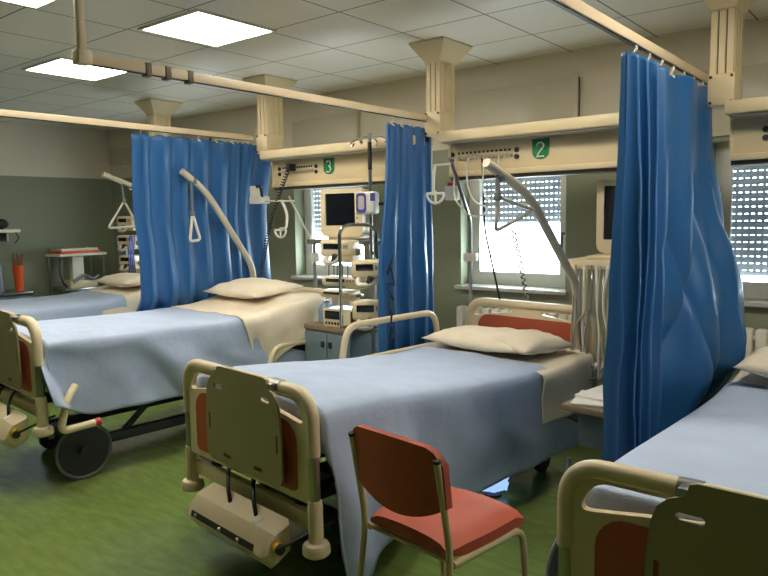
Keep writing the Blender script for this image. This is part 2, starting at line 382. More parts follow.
# ------------------------------------------------------------------ curtains
def curtain(label, xr, top, bot_f, path, nfold, amp, hooks, seed, nz=60, nu=260, group='blue cubicle curtains', weights=None, crease=0.0):
    """path(u, z) -> (x, y) centre line; folds added along the normal"""
    t = thing('privacy_curtain', label, 'curtain', (xr, path(.5, top)[1], top + .04), 0, group)
    o = Vector(t.location)
    rnd = random.Random(seed); P = []
    w = weights or [rnd.uniform(.6, 1.4) for _ in range(nfold)]; tot = sum(w); cum = [0]
    for a in w: cum.append(cum[-1] + a / tot)
    def ph(u):
        for i in range(nfold):
            if u <= cum[i + 1] + 1e-9: return i + (u - cum[i]) / (cum[i + 1] - cum[i])
        return nfold
    for i in range(nz + 1):
        f = i / nz; row = []
        for j in range(nu + 1):
            u = j / nu; zb = bot_f(u); zt = top - .012 * (math.sin(2 * PI * ph(u)) ** 2)
            z = zt + (zb - zt) * f
            x, y = path(u, z); x2, y2 = path(min(1, u + .01), z); x1, y1 = path(max(0, u - .01), z)
            n = Vector((-(y2 - y1), x2 - x1)); n = n.normalized() if n.length > 1e-6 else Vector((1, 0))
            p = ph(u + .012 * noise.noise((u * 6, f * 2.2, seed)) * f)
            A = amp * (1.15 - .5 * u) * (.55 + .6 * f + .5 * noise.noise((p * .6, f * 1.5, seed + 3)))
            s = math.sin(2 * PI * p); s = s * (1 - .25 * (s * s))
            d = A * s * 1.2 + .035 * f * noise.noise((u * 5, f * 3, seed + 7)) + .006 * noise.noise((u * 22, f * 9, seed + 1)) * (.3 + f)
            if crease:
                g1 = 1 - 2 * abs(noise.noise((u * 2.6 + f * 2.4, u * 1.1 - f * .9, seed + 11))); g2 = 1 - 2 * abs(noise.noise((u * 3.5 - f * 2.0, u + f * 1.6, seed + 17)))
                d += crease * ss(.25, .6, u) * (ss(.1, .4, f) * (g1 ** 3 + .7 * g2 ** 3) - .6)
            sh = .25 * A * math.cos(4 * PI * p) 
            tv = Vector((n.y, -n.x))
            row.append((x + n.x * d + tv.x * sh - o.x, y + n.y * d + tv.y * sh - o.y, z - o.z))
        P.append(row)
    c = MB().grid(P).build('curtain_cloth', curtm, t, 180)
    sm = c.modifiers.new('thickness', 'SOLIDIFY'); sm.thickness = .003
    for k in range(hooks):
        u = (k + .5) / hooks; x, y = path(u, top)
        MB().tube(fillet([(x - o.x, y - o.y, .0), (x - o.x + .012, y - o.y, -.02), (x - o.x - .008, y - o.y, -.045), (x - o.x + .012, y - o.y + .01, -.06)], .01, 3), .005, 6).build('hook', white, t)
    return t
def pathA(u, z):
    push = .13 * (1 - ss(1.5, 2.19, z)) + .17 * (1 - ss(.68, .98, z))
    y0 = 2.84 + .10 * (1 - ss(1.2, 2.19, z)); y1 = 4.20 + .06 * (1 - ss(1.0, 2.1, z))
    return (-4.60 - push, y0 + (y1 - y0) * u)
curtain('wide blue curtain on the far-left rail beside the bed signed 3', -4.57, 2.195, lambda u: .35, pathA, 8, .04, 8, 3)
def pathB(u, z):
    y0 = 3.56 - .07 * (1 - ss(1.2, 2.1, z))
    return (-2.79 - .02 * math.sin(u * 6) * (1 - ss(1, 2, z)), y0 + (4.04 - y0) * u)
curtain('narrow bunched blue curtain in the middle, beside the infusion pumps', -2.75, 2.16, lambda u: .34, pathB, 4, .05, 5, 12, nu=160)
def pathC(u, z):
    low = 1 - ss(.6, 2.1, z)
    y0 = 2.84 - .13 * low; y1 = 4.06
    return (-1.0 + .03 * low * (1 - u) + .25 * low * ss(.4, 1, u) * ss(.40, .8, z), y0 + (y1 - y0) * u)
curtain('largest blue curtain, hanging at the right between the two nearest beds', -1.0, 2.20, lambda u: .33, pathC, 6, .055, 7, 21, nz=110, weights=[.5, .45, .6, .9, 2.2, 1.6], crease=.05)

# ------------------------------------------------------------------ beds
def bar_arch(hw, z0, z1, r):
    return fillet([(-hw, 0, z0), (-hw, 0, z1), (hw, 0, z1), (hw, 0, z0)], r, 10)
def end_board(t, y, ztop, dz, kind):
    """foot or head board: tube arch, moulded panel with two hand slots, red inset, steel posts"""
    s = -1 if kind == 'foot' else 1
    hw = .488
    o = MB().tube([Vector(p) + Vector((0, y, 0)) for p in bar_arch(hw, .62 + dz, ztop - .026 + dz, .15)], .027, 14).build('%s_frame' % kind, cream, t)
    zt = ztop - .04
    out = rrect(-.48, .48, .42, zt, (.02, .02, .13, .13), 8)
    slot = []; lo_ = .085 if kind == 'foot' else .058
    for sg in (1, -1):
        xs = [tuple(v)[:2] for v in fillet([(.27, zt - lo_), (.452, zt - lo_ - .03), (.40, zt - .02), (.14, zt - .02), (.10, zt - lo_ + .022), (.27, zt - lo_)], .045, 5)]
        xs = [(p[0], p[1]) for p in xs[:-1]]
        slot.append([(sg * a, b) for a, b in (xs if sg > 0 else xs[::-1])])
    p = MB().plate(out, slot, .024, T(0, y + .012, dz) @ XZ).build('%s_panel' % kind, cream, t)
    MB().plate(rrect(-.395, .395, .45, zt - lo_ - (.025 if kind == 'foot' else .012), (.03, .03, .09, .09), 6), [], .034, T(0, y + .017, dz) @ XZ).build('red_inset', redp, p)
    for sg in (1, -1):
        MB().tube([(sg * hw, y, .40 + dz), (sg * hw, y, .625 + dz)], .023, 14).build('post', steel, t)
        MB().lathe([(.030, .25), (.030, .42), (.027, .44)], (sg * hw, y, dz), 16).build('post_sleeve', cream, t)
        MB().lathe([(.045, .215), (.056, .225), (.056, .252), (.048, .265), (.03, .27)], (sg * hw, y, dz), 20).build('bumper', cream, t)
def caster(t, x, y, r=.07):
    c = MB().tube([(x - .018, y, r), (x + .018, y, r)], r, 20).build('wheel', black, t)
    MB().box(x - .03, x + .03, y - .02, y + .02, r, r * 2 + .03, .006).build('fork', cream, t)
def loop_rail(t, x, y0, y1, z0, z1, name='side_rail'):
    m = MB()
    m.tube(fillet([(x, y0, z0), (x, y0 + .06, z1), (x, y1 - .04, z1), (x, y1, z0)], .1, 8), .021, 12)
    m.tube(fillet([(x, y0 + .04, z0 + .06), (x, y1 - .03, z0 + .06)], .05), .016, 10)
    m.build(name, cream, t)
def bed(label, org, rz, dz, top, board=True, rails=(), pole=None, head=.98, board_x=.06):
    t = thing('hospital_bed', label, 'hospital bed', (org[0], org[1], 0), rz, 'ward beds')
    end_board(t, 0, .89, dz, 'foot'); end_board(t, 2.2, head, dz, 'head')
    for y in (.005, 2.16): MB().box(-.47, .47, y, y + .04, .30 + dz, .37 + dz, .008).build('cross_beam', cream, t)
    m = MB()
    for x in (-.33, .33): m.box(x - .025, x + .025, .03, 2.18, .36 + dz, .42 + dz, .005)
    m.box(-.38, .38, .25, .32, .36 + dz, .42 + dz).box(-.38, .38, 1.8, 1.87, .36 + dz, .42 + dz)
    m.build('chassis', dark, t)
    m = MB()
    for x in (-.30, .30): m.box(x - .03, x + .03, .28, 1.92, .15, .21, .006)
    for x in (-.22, .22):
        m.tube([(x, .6, .18), (x, 1.0, .39 + dz)], .022, 8).tube([(x, 1.2, .18), (x, 1.6, .39 + dz)], .022, 8)
    m.box(-.33, .33, .30, .36, .14, .2).box(-.33, .33, 1.84, 1.9, .14, .2)
    m.build('base_frame', dark, t)
    for x in (-.33, .33):
        for y in (.33, 1.87): caster(t, x, y)
    # mattress following the top surface
    P = []
    for i in range(25):
        y = .06 + 2.08 * i / 24; zt = top(y) - .012; P.append([(-.44, y, zt - .17), (.44, y, zt - .17), (.46, y, zt - .09), (.45, y, zt - .01), (.42, y, zt), (-.42, y, zt), (-.45, y, zt - .01), (-.46, y, zt - .09)])
    mm = MB().grid(P, True)
    mm.bm.verts.ensure_lookup_table(); n = len(mm.bm.verts)
    mm.bm.faces.new([mm.bm.verts[k] for k in range(8)][::-1]); mm.bm.faces.new([mm.bm.verts[n - 8 + k] for k in range(8)])
    mm.build('mattress', matt, t)
    P = []
    for y in (.05, .6, 1.2, 1.5, 2.14): zt = top(y) - .185; P.append([(-.42, y, zt - .03), (.42, y, zt - .03), (.42, y, zt), (-.42, y, zt)])
    MB().grid(P, True).build('deck', dark, t)
    MB().box(-.06, .06, .9, 1.3, .39 + dz, top(1.1) - .2).build('lift_column', dark, t)
    if board:
        bx = board_x
        right = [(.175, .905), (.20, .898), (.205, .87), (.215, .858), (.24, .85), (.262, .83), (.275, .79), (.288, .66), (.29, .50), (.278, .472), (.25, .462)]
        left = [(-.25, .462), (-.278, .475), (-.29, .50), (-.288, .68), (-.278, .78), (-.262, .825), (-.235, .85), (-.21, .86), (-.19, .872), (-.185, .898), (-.165, .905)]
        outl = [(a + bx, b) for a, b in right] + [(a + bx, b) for a, b in left]
        outl = outl[::-1]
        hs = []
        for cx in (-.18, .18): hs.append(rrect(bx + cx - .035, bx + cx + .035, .80, .822, .0105, 4))
        for cx in (-.26, .26): hs.append(rrect(bx + cx - .007, bx + cx + .007, .60, .68, .006, 4))
        for cx in (-.12, .12): hs.append(rrect(bx + cx - .03, bx + cx + .03, .495, .513, .008, 4))
        b = MB().plate(outl, hs, .010, T(0, -.046, dz) @ XZ).build('hanging_board', boardm, t)
        for cx in (-.195, .205):
            MB().tube([(bx + cx - .03, 0, .864 + dz), (bx + cx + .03, 0, .864 + dz)], .030, 14).box(bx + cx - .018, bx + cx + .018, -.054, -.01, .855 + dz, .885 + dz, .004).build('hinge_clip', steel, b)
    for r in rails: loop_rail(t, *r)
    if pole:
        MB().tube(fillet(pole, .12, 6), .026, 12).build('lifting_pole', mat('pole_enamel', rgb(200, 190, 168), .35), t)
    return t

def drape(name, label, cat, org, rz, y0, y1, top, hemL, hemR, mt, seed, group, hw=.472, fold=1.0, skew=0, foot_drop=0, lift=0.0, flare=0, slant=0.0, flare0=0.0):
    P = []; NY = 150; NS = 26; NT = 30
    L = y1 - y0
    for i in range(NY + 1):
        v = i / NY
        row = []
        for j in range(2 * NS + NT + 1):
            if j < NS: side, q = -1, (NS - j) / NS
            elif j > NS + NT: side, q = 1, (j - NS - NT) / NS
            else: side, q = 0, 0
            u = 0 if side else (j - NS) / NT * 2 - 1
            uu = side if side else u
            y = y0 + L * v + skew * uu * ss(.55, 1, v)
            zt = top(y) + lift
            if side == 0:
                z = zt + .009 * fbm(u * 2.2 + org[0], y * 3, 2) - .03 * max(0, abs(u) - .86) ** 2 / .02 * .5
                row.append((u * hw, y, z))
            else:
                hem = hemR(y) if side > 0 else hemL(y)
                drop = (zt - .012 - hem) * q
                g = ss(0, .55, q) * ((1 + 1.6 * (1 - ss(y0, y0 + .5, y))) * (1 - .92 * ss(y1 - .55, y1 - .22, y)) if L > 1 else 1)
                yy = (y - slant * q) * 6.2 + seed * 3.1
                f = math.sin(yy + 1.6 * noise.noise((y * 1.7, seed, 0))) + .55 * math.sin(2.3 * yy + 2.1 * noise.noise((y * 2.2, seed, 4)))
                f += .5 * noise.noise((y * 2.5 + q * .9, q * 2.2, seed + 5))
                x = hw + .022 * math.sin(min(1, q * 8) * PI / 2) + .02 * q + fold * g * (.034 + .018 * q) * (f - .25 * f * f)
                if L > 1: x = hw + .003 + math.log1p(math.exp((x - hw - .003) / .012)) * .012 if x - hw < .2 else x
                yv = y + flare * ss(.45, .8, q) * ss(.55, 1, v) + flare0 * q * (1 - ss(0, .5, v)) + fold * .02 * g * math.cos(yy + 1) 
                z = zt - .014 * min(1, q * 8) - drop + .012 * q * noise.noise((y * 3, seed, 9))
                row.append((side * x, yv, z))
        P.append(row)
    if L > 1:
        pre = []
        for d, dy in ((.17, .004), (.10, -.002), (.05, -.004), (.02, -.002)):
            pre.append([(p[0], p[1] + dy, p[2] - d * (1 if abs(j - NS - NT / 2) <= NT / 2 else max(0, 1 - 3 * (abs(j - NS - NT / 2) - NT / 2) / NS))) for j, p in enumerate(P[0])])
        P = pre + P
    o = MB().grid(P).build(name, mt, None, 180)
    o.location = (org[0], org[1], 0); o.rotation_euler = (0, 0, rz)
    sm = o.modifiers.new('thickness', 'SOLIDIFY'); sm.thickness = .006; sm.offset = 1
    tag(o, label, cat, group)
    return o
def pillow(label, x, y, z, rz, L=.66, W=.42, H=.085, seed=0, tilt=0, roll=0):
    P = []; n = 28
    for sgn in (1, -1):
        for i in range(n + 1):
            row = []
            for j in range(n + 1):
                u = 2 * i / n - 1; v = 2 * j / n - 1
                e = max(0, (1 - abs(u) ** 2.6)) * max(0, (1 - abs(v) ** 2.4)); h = H * e ** .55
                pin = 1 - .07 * (1 - abs(v)) * abs(u) ** 4; pv = 1 - .08 * (1 - abs(u)) * abs(v) ** 4
                w = .012 * fbm(u * 2.5, v * 2.5, seed) * (e ** .3)
                row.append((u * L / 2 * pin, v * W / 2 * pv, sgn * h * (1 if sgn > 0 else .55) + w + .01 * u * u))
            P.append(row if sgn > 0 else row)
    m = MB(); m.grid(P[:n + 1]); m.grid(P[n + 1:])
    bmesh.ops.remove_doubles(m.bm, verts=m.bm.verts[:], dist=.0008)
    o = m.build('pillow', pillowm, None, 180)
    o.location = (x, y, z); o.rotation_euler = (tilt, roll, rz)
    return tag(o, label, 'pillow', 'pillows on the beds')
def loc(org, rz, x, y): return (org[0] + x * math.cos(rz) - y * math.sin(rz), org[1] + x * math.sin(rz) + y * math.cos(rz))

# bed signed 2
O2, R2 = (-2.345, 1.93), math.radians(-7)
top2 = lambda y: .79 - .10 * ss(.1, 1.5, y) + .03 * ss(1.6, 2.1, y)
pole2 = [(.41, 2.13, .40), (.41, 2.13, 1.10), (.39, 1.63, 1.66), (.37, 1.27, 1.82)]
bed('hospital bed in the middle with orange chair at its side, under number 2', O2, R2, 0, top2, rails=[(-.53, 1.02, 1.92, .62, .90), (.47, 1.35, 1.95, .20, .33)], pole=pole2)
drape('blanket', 'pale blue blanket draped over the middle bed, behind the orange chair', 'blanket', O2, R2, .055, 1.68, top2, lambda y: .28, lambda y: .19 - .10 * (1 - ss(.15, .40, y)), blanketm, 2, 'pale blue blankets', fold=1.0, lift=.008, flare=.3, slant=.05)
drape('bed_sheet', 'cream sheet showing at the head of the middle bed, under number 2', 'sheet', O2, R2, 1.58, 2.12, top2, lambda y: .45, lambda y: .40, sheetm, 8, 'cream sheets', hw=.502, fold=.35, lift=-.004)
x, y = loc(O2, R2, .25, 1.86); pillow('crumpled smaller pillow at the right end of the middle bed head', x, y, top2(1.9) + .065, R2 - .25, .36, .40, .07, 31, roll=.10)
x, y = loc(O2, R2, -.07, 1.88); pillow('cream pillow at the head of the middle bed, below the lifting pole', x, y, top2(1.9) + .042, R2, .76, .46, .08, 4)

# bed signed 3
O3, R3 = (-4.40, 1.81), math.radians(-5)
top3 = lambda y: .87 + .0 * y + .09 * ss(1.45, 2.05, y) - .02 * ss(.1, 1.4, y)
pole3 = [(-.41, 2.13, .5), (-.41, 2.13, 1.14), (-.34, 1.65, 1.78), (-.30, 1.42, 1.93)]
b3 = bed('hospital bed at left beside the wide curtain, under number 3', O3, R3, .13, top3, rails=[(.53, 1.55, 2.05, .36, .62)], pole=pole3, head=.86)
drape('blanket', 'pale blue blanket draped over the bed at left, beside the wide curtain', 'blanket', O3, R3, .055, 1.62, top3, lambda y: .5, lambda y: .40 + .14 * (1 - ss(.05, .35, y)), blanketm, 5, 'pale blue blankets', fold=1.2, lift=.008, flare=.38, slant=.32)
drape('bed_sheet', 'cream sheet hanging at the pillow end of the bed under number 3', 'sheet', O3, R3, 1.36, 2.14, top3, lambda y: .6, lambda y: .44 + .30 * max(0, min(1, (y - 1.36) / .78)), sheetm, 11, 'cream sheets', hw=.492, fold=.35, lift=.016, flare0=.14)
x, y = loc(O3, R3, -.05, 1.86); pillow('cream pillow on the bed under number 3, next to the wide curtain', x, y, top3(1.95) + .05, R3, .74, .46, .08, 9, tilt=math.radians(6))
# lowered rail and big wheel of that bed
MB().tube(fillet([(.50, .19, .60), (.545, .12, .54), (.55, .07, .36), (.55, .28, .37)], .05, 6), .022, 12).build('lowered_rail', cream, b3)
MB().tube([(.55, .27, .37), (.55, .30, .372)], .025, 12).build('rail_tip', skin_red, b3)
w = MB().tube([(.42, .25 + .165 * math.cos(2 * PI * k / 40), .175 + .165 * math.sin(2 * PI * k / 40)) for k in range(40)], .009, 8, closed=True)
w = w.build('large_wheel', mat('wheel_grey', rgb(95, 98, 92), .4), b3)
MB().tube([(.408, .25, .175), (.416, .25, .175)], .155, 28).tube([(.40, .25, .175), (.44, .25, .175)], .03, 12).build('wheel_disc', dark, w)

# nearest bed at right
O1, R1 = (-.30, 1.80), math.radians(-1.5)
top1 = lambda y: .755 - .04 * ss(.1, 1.5, y) + .05 * ss(1.5, 2.1, y)
bed('nearest hospital bed, cut by the right edge of the picture', O1, R1, -.02, top1, board_x=.045, head=.86)
drape('blanket', 'pale blue blanket on the nearest bed at the right edge', 'blanket', O1, R1, .055, 1.72, top1, lambda y: .2, lambda y: .25, blanketm, 15, 'pale blue blankets', fold=.9, lift=.008)
drape('bed_sheet', 'cream sheet at the head of the nearest bed, right edge', 'sheet', O1, R1, 1.6, 2.12, top1, lambda y: .45, lambda y: .45, sheetm, 18, 'cream sheets', hw=.466, fold=.7, lift=-.004)
x, y = loc(O1, R1, -.06, 1.86); pillow('cream pillow on the nearest bed, beside the largest curtain', x, y, top1(2.0) + .06, R1, .76, .46, .10, 14)

# far bed behind the wide curtain
O4, R4 = (-6.67, 2.0), math.radians(-4)
top4 = lambda y: .80 + .08 * ss(1.4, 2.0, y)
bed('farthest hospital bed at the left, partly behind the wide curtain', O4, R4, .05, top4, pole=[(.41, 2.13, .5), (.41, 2.13, 1.4), (.39, 1.95, 1.85), (.36, 1.55, 2.0)])
drape('blanket', 'pale blue blanket on the farthest bed, beyond the wide curtain', 'blanket', O4, R4, .055, 1.64, top4, lambda y: .3, lambda y: .35, blanketm, 25, 'pale blue blankets', fold=.9, lift=.008)
drape('bed_sheet', 'cream sheet at the head of the farthest bed, beyond the wide curtain', 'sheet', O4, R4, 1.4, 2.12, top4, lambda y: .4, lambda y: .42, sheetm, 28, 'cream sheets', hw=.468, fold=.7, lift=-.004)
x, y = loc(O4, R4, .08, 1.90); pillow('cream pillow on the farthest bed at the left', x, y, top4(1.95) + .055, R4, .68, .42, .085, 24)

# ------------------------------------------------------------------ mattress pumps on the foot ends
def pump(label, org, rz, x0, dz):
    px, py = loc(org, rz, x0, -.06)
    t = thing('mattress_pump', label, 'mattress pump', (px, py, .195 + dz), rz, 'pumps hung on the bed ends')
    prof = [(.03, .135), (-.06, .105), (-.10, .060), (-.112, .02), (-.06, -.045), (.03, .0)]
    P = []
    for xx, sc_ in ((-.30, .9), (-.285, 1), (.285, 1), (.31, .8)):
        P.append([(xx, -.03 + (a + .03) * sc_, .07 + (b - .07) * sc_) for a, b in prof])
    m = MB().grid(P, True); m.bm.verts.ensure_lookup_table(); n = len(m.bm.verts)
    m.bm.faces.new([m.bm.verts[k] for k in range(6)][::-1]); m.bm.faces.new([m.bm.verts[n - 6 + k] for k in range(6)])
    body = m.build('case', cream, t, 25)
    MB().box(-.26, .23, -.003, .003, -.013, .013, M=T(0, -.1065, .040) @ Matrix.Rotation(math.radians(-17), 4, 'X')).build('control_strip', dark, body)
    for xx in (-.22, -.02, .12): MB().tube([(xx, -.106, .041), (xx, -.115, .038)], .009, 10).build('knob', steel, body)
    MB().box(.14, .18, -.001, .001, -.02, .02, M=T(0, -.035, .1145) @ Matrix.Rotation(math.radians(-72), 4, 'X')).build('sticker', paper, body)
    MB().tube([(.285, -.05, .06), (.33, -.05, .05)], .026, 12).build('connector', yellow, t)
    MB().tube([(.325, -.05, .05), (.345, -.05, .047)], .02, 12).build('connector_ring', dark, t)
    for xx in (-.10, .10):
        MB().tube(fillet([(xx + .03, -.02, .11), (xx - .02, .0, .17), (xx - .09, .05, .215), (xx - .17, .11, .21)], .03, 4), .009, 8).build('hanging_hook', black, t)
    MB().tube(fillet([(.33, -.05, .05), (.40, .02, .10), (.47, .12, .15)], .05, 5), .006, 8).build('cable', black, t)
pump('cream mattress pump hung on the foot end of the middle bed', O2, R2, .06, 0)
pump('cream mattress pump hung on the foot end of the bed at left', O3, R3, .05, .11)

# ------------------------------------------------------------------ orange chair
def chair(loc_, rz):
    t = thing('visitor_chair', 'orange red padded chair with beige tube legs beside the middle bed', 'chair', loc_, rz)
    # seat pad: x width, y depth (rear at 0, front at .42)
    P = []; n = 18
    for i in range(n + 1):
        v = i / n; y = -.01 + .43 * v; row = []
        dip = -.03 * ss(.78, 1, v) ** 1.5
        hw = .20 + .012 * math.sin(v * PI) - .02 * max(0, v - .9) * 10 * .6 - .02 * max(0, .1 - v) * 10 * .6
        for j in range(13):
            u = j / 12 * 2 - 1
            row.append((u * hw, y, .478 + dip + .012 * (1 - u * u) - .02 * abs(u) ** 8 - .012 * max(0, .15 - v) / .15))
        for j in range(12, -1, -1):
            u = j / 12 * 2 - 1
            row.append((u * hw * .985, y, .418 + dip * .5 + .014 * max(0, .15 - v) / .15))
        P.append(row)
    m = MB().grid(P, True); m.bm.verts.ensure_lookup_table(); k = 26; nn = len(m.bm.verts)
    m.bm.faces.new([m.bm.verts[q] for q in range(k)][::-1]); m.bm.faces.new([m.bm.verts[nn - k + q] for q in range(k)])
    m.build('seat', seatm, t, 50)
    # back pad
    P = []
    for side in (0, 1):
        rows = []
        for i in range(17):
            u = i / 16 * 2 - 1; row = []
            au = abs(u)
            zt = .825 - .015 * au ** 2 - .05 * ss(.75, 1, au) ** 2; zb = .545 + .07 * au ** 2 
            for j in range(9):
                w_ = j / 8; z = zb + (zt - zb) * w_
                y = -.035 - .12 * (z - .5) - .028 * (1 - u * u) + (.028 if side == 0 else .0)
                row.append((u * .222, y, z))
            rows.append(row)
        P.append(rows)
    m = MB(); loopP = []
    for i in range(17): loopP.append(P[0][i] + P[1][i][::-1])
    m.grid(loopP, True); m.bm.verts.ensure_lookup_table(); nn = len(m.bm.verts)
    m.bm.faces.new([m.bm.verts[q] for q in range(18)][::-1]); m.bm.faces.new([m.bm.verts[nn - 18 + q] for q in range(18)])
    m.build('backrest', seatm, t, 50)
    for s in (-1, 1):
        MB().tube(fillet([(s * .215, -.075, 0), (s * .207, -.015, .44), (s * .205, -.075, .775)], .08, 6), .0125, 12).build('rear_leg', legm, t)
        MB().tube([(s * .205, -.0745, .772), (s * .205, -.0765, .783)], .0135, 12).build('leg_cap', dark, t)
        MB().tube(fillet([(s * .205, .0, .405), (s * .205, .385, .405), (s * .212, .425, 0)], .06, 8), .0125, 12).build('front_leg', legm, t)
    for y in (.01, .36): MB().tube([(-.2, y, .406), (.2, y, .406)], .010, 8).build('cross_bar', legm, t)
    return t
chair((-1.385, 1.85, 0), math.radians(-8))

# ------------------------------------------------------------------ radiators under the windows
for (x, hw, lab) in [(-.42, .5, 'cream radiator under the window at the right edge'), (-2.5, .52, 'cream radiator behind the headboard of the middle bed'), (-4.5, .4, 'cream radiator under the window beside the monitor')]:
    t = thing('radiator', lab, 'radiator', (x, 4.75, .12), 0, 'radiators under the windows')
    m = MB(); n = int(2 * hw / .08)
    for k in range(n): xx = -hw + .04 + k * .08; m.box(xx - .034, xx + .034, -.045, .045, 0, .70, .018)
    m.tube([(-hw, 0, .06), (hw, 0, .06)], .018, 8).tube([(-hw, 0, .64), (hw, 0, .64)], .018, 8)
    m.build('radiator_body', white, t)
    MB().box(-hw + .1, -hw + .12, .04, .1, .5, .54).box(hw - .12, hw - .1, .04, .1, .5, .54).box(-hw + .1, -hw + .12, .04, .1, .1, .14).build('wall_bracket', steel, t)
    MB().tube([(-hw + .02, 0, .02), (-hw + .02, 0, -.119)], .011, 8).build('pipe', steel, t)


# ------------------------------------------------------------------ lifting handles
strapm = mat('grey_strap', rgb(105, 108, 112), .7)
handlem = mat('handle_white', rgb(216, 208, 190), .35)
def hang_handle(label, top, tri, rz=0):
    """strap from the pole down to a triangular grip; tri = three corner offsets"""
    t = thing('lifting_handle', label, 'lifting handle', top, rz, 'lifting handles on the poles')
    a, b, c = [Vector(p) for p in tri]
    MB().tube([(0, 0, .03), a], .011, 8).tube([(0, .02, .03), (.01, .03, -.02)], .02, 8).build('strap', strapm, t)
    MB().tube(fillet([a, b, c, a], .03, 4), .011, 8).build('grip', handlem, t)
    MB().lathe([(.018, -.02), (.022, 0), (.018, .02)], tuple(a), 12).build('buckle', strapm, t)
x, y = loc(O2, R2, .375, 1.36); hang_handle('white triangular lifting grip hanging on the pole of the middle bed', (x, y, 1.745), [(.02, -.03, -.10), (.0, -.02, -.28), (.10, .22, -.17)])
x, y = loc(O3, R3, -.31, 1.50); hang_handle('long white lifting loop hanging in front of the wide blue curtain', (x, y, 1.855), [(0, .0, -.25), (.02, -.05, -.47), (.02, .05, -.46)])
x, y = loc(O4, R4, .37, 1.72); hang_handle('white triangular lifting grip over the farthest bed, beside the far wall', (x, y, 1.92), [(0, .02, -.17), (.0, -.16, -.43), (.0, .16, -.42)])

# ------------------------------------------------------------------ infusion stand and its pumps
def caster_small(m, x, y): m.tube([(x - .012, y, .028), (x + .012, y, .028)], .028, 12)
def infusion_stand(label, loc_, rz, ztop, loop=True, arms=4):
    t = thing('infusion_stand', label, 'infusion stand', loc_, rz, 'stands holding pumps')
    MB().tube([(0, 0, .08), (0, 0, ztop)], .013, 12).build('pole', steel, t)
    MB().tube([(0, 0, ztop - .25), (0, 0, ztop - .06)], .015, 12).build('collar', dark, t)
    for k in range(arms):
        a = PI * 2 * k / arms + .12; d = Vector((math.cos(a), math.sin(a), 0)); r_ = .17 if k % 2 == 0 else .12
        MB().tube(fillet([Vector((0, 0, ztop - .03)), d * r_ * .6 + Vector((0, 0, ztop - .03)), d * r_ + Vector((0, 0, ztop - .06)), d * r_ * .85 + Vector((0, 0, ztop - .085)), d * r_ * .75 + Vector((0, 0, ztop - .06))], .02, 4), .006, 8).build('bottle_hook', chrome, t)
    for k in range(5):
        a = PI * 2 * k / 5; m = MB().tube([(0, 0, .085), (.2 * math.cos(a), .2 * math.sin(a), .06)], .014, 8)
        f = m.build('foot', steel, t); m = MB(); m.lathe([(.012, 0), (.025, .008), (.025, .045), (.012, .055)], (.2 * math.cos(a), .2 * math.sin(a), .0), 12); m.build('wheel', black, f)
    if loop:
        MB().tube(fillet([(-.13, -.19, .775), (-.13, -.19, 1.50), (.085, -.05, 1.50), (.085, -.05, .775)], .09, 7), .013, 10).tube([(-.13, -.19, .785), (.085, -.05, .785)], .013, 10).tube([(.085, -.05, 1.3), (0, 0, 1.3)], .01, 8).build('loop_frame', chrome, t)
    return t
SX, SY = -3.10, 3.75
infusion_stand('chrome infusion stand with four hooks between the monitor and narrow curtain', (SX, SY, 0), 0, 2.13)
def infusion_pump(label, loc_, rz, w=.24, h=.15, d=.13, lever=True, s=1, sc=(.10, .04)):
    t = thing('infusion_pump', label, 'infusion pump', loc_, rz, 'infusion pumps on the stands')
    b = MB().box(-w / 2, w / 2, -d / 2, d / 2, h * .25, h, .022, seg=3).box(w * .12, w / 2, -d / 2 + .01, d / 2, 0, h * .5, .02, seg=3).build('housing', cream, t)
    MB().box(-w * .36, w * .14, -d / 2 - .003, -d / 2 + .01, h * .58, h * .84, .002).build('display', screen, t)
    m = MB()
    for k in range(3): m.box(w * (.2 + .08 * k), w * (.25 + .08 * k), -d / 2 - .004, -d / 2 + .005, h * .62, h * .8, .002)
    m.build('keypad', mat('keypad_grey', rgb(130, 132, 128), .5), t)
    if lever:
        MB().tube(fillet([(-w * .3, -d / 2 + .02, h * .25), (-w * .3, -d / 2 - .02, h * .02), (w * .0, -d / 2 - .03, -.0), (w * .2, -d / 2 - .015, h * .22)], .04, 5), .020, 10).build('lever', handlem, t)
        MB().tube([(w * .02, -d / 2 - .02, h * .06), (w * .10, -d / 2 - .022, h * .34)], .026, 10).build('grip_pad', dark, t)
    MB().box(w * .38, w * .5 + .035, 0, .045, h * .3, h * .6, .004).build('clamp', steel, t)
infusion_pump('cream infusion pump directly under the monitor', (-3.32, 3.66, 1.235), .12, .27, .16)
infusion_pump('cream infusion pump clamped at the right of the stand, upper of two', (-3.03, 3.64, 1.09), .55, .24, .17)
infusion_pump('cream infusion pump clamped at the right of the stand, lower of two', (-3.03, 3.64, .80), .55, .24, .18)
infusion_pump('flat cream pump module with dark strip, left on the stand', (-3.28, 3.66, 1.045), .12, .32, .09, .14, False)
infusion_pump('flat cream pump module lying under the dark-strip module', (-3.33, 3.665, .965), .12, .28, .07, .14, False)
# thermometer style module
t = thing('patient_module', 'white and violet patient module on top of the infusion stand', 'medical module', (SX + .05, SY - .09, 1.57), .35)
MB().box(-.07, .07, -.05, .05, 0, .155, .02, seg=3).build('housing', white, t)
MB().plate(rrect(-.066, .005, .012, .145, .02), [rrect(-.055, -.008, .035, .125, .012)], .006, T(0, -.049, 0) @ XZ).build('violet_trim', purple, t)
MB().box(.035, .07, -.054, -.045, .09, .145, .004).build('badge', purple, t)
MB().box(-.053, -.010, -.052, -.045, .037, .123, .004).build('window', mat('frosted', rgb(195, 190, 178), .3), t)
MB().tube([(.08, 0, .07), (.14, 0, .072)], .012, 10).tube([(.14, 0, .072), (.165, 0, .072)], .022, 12).build('knob', dark, t)
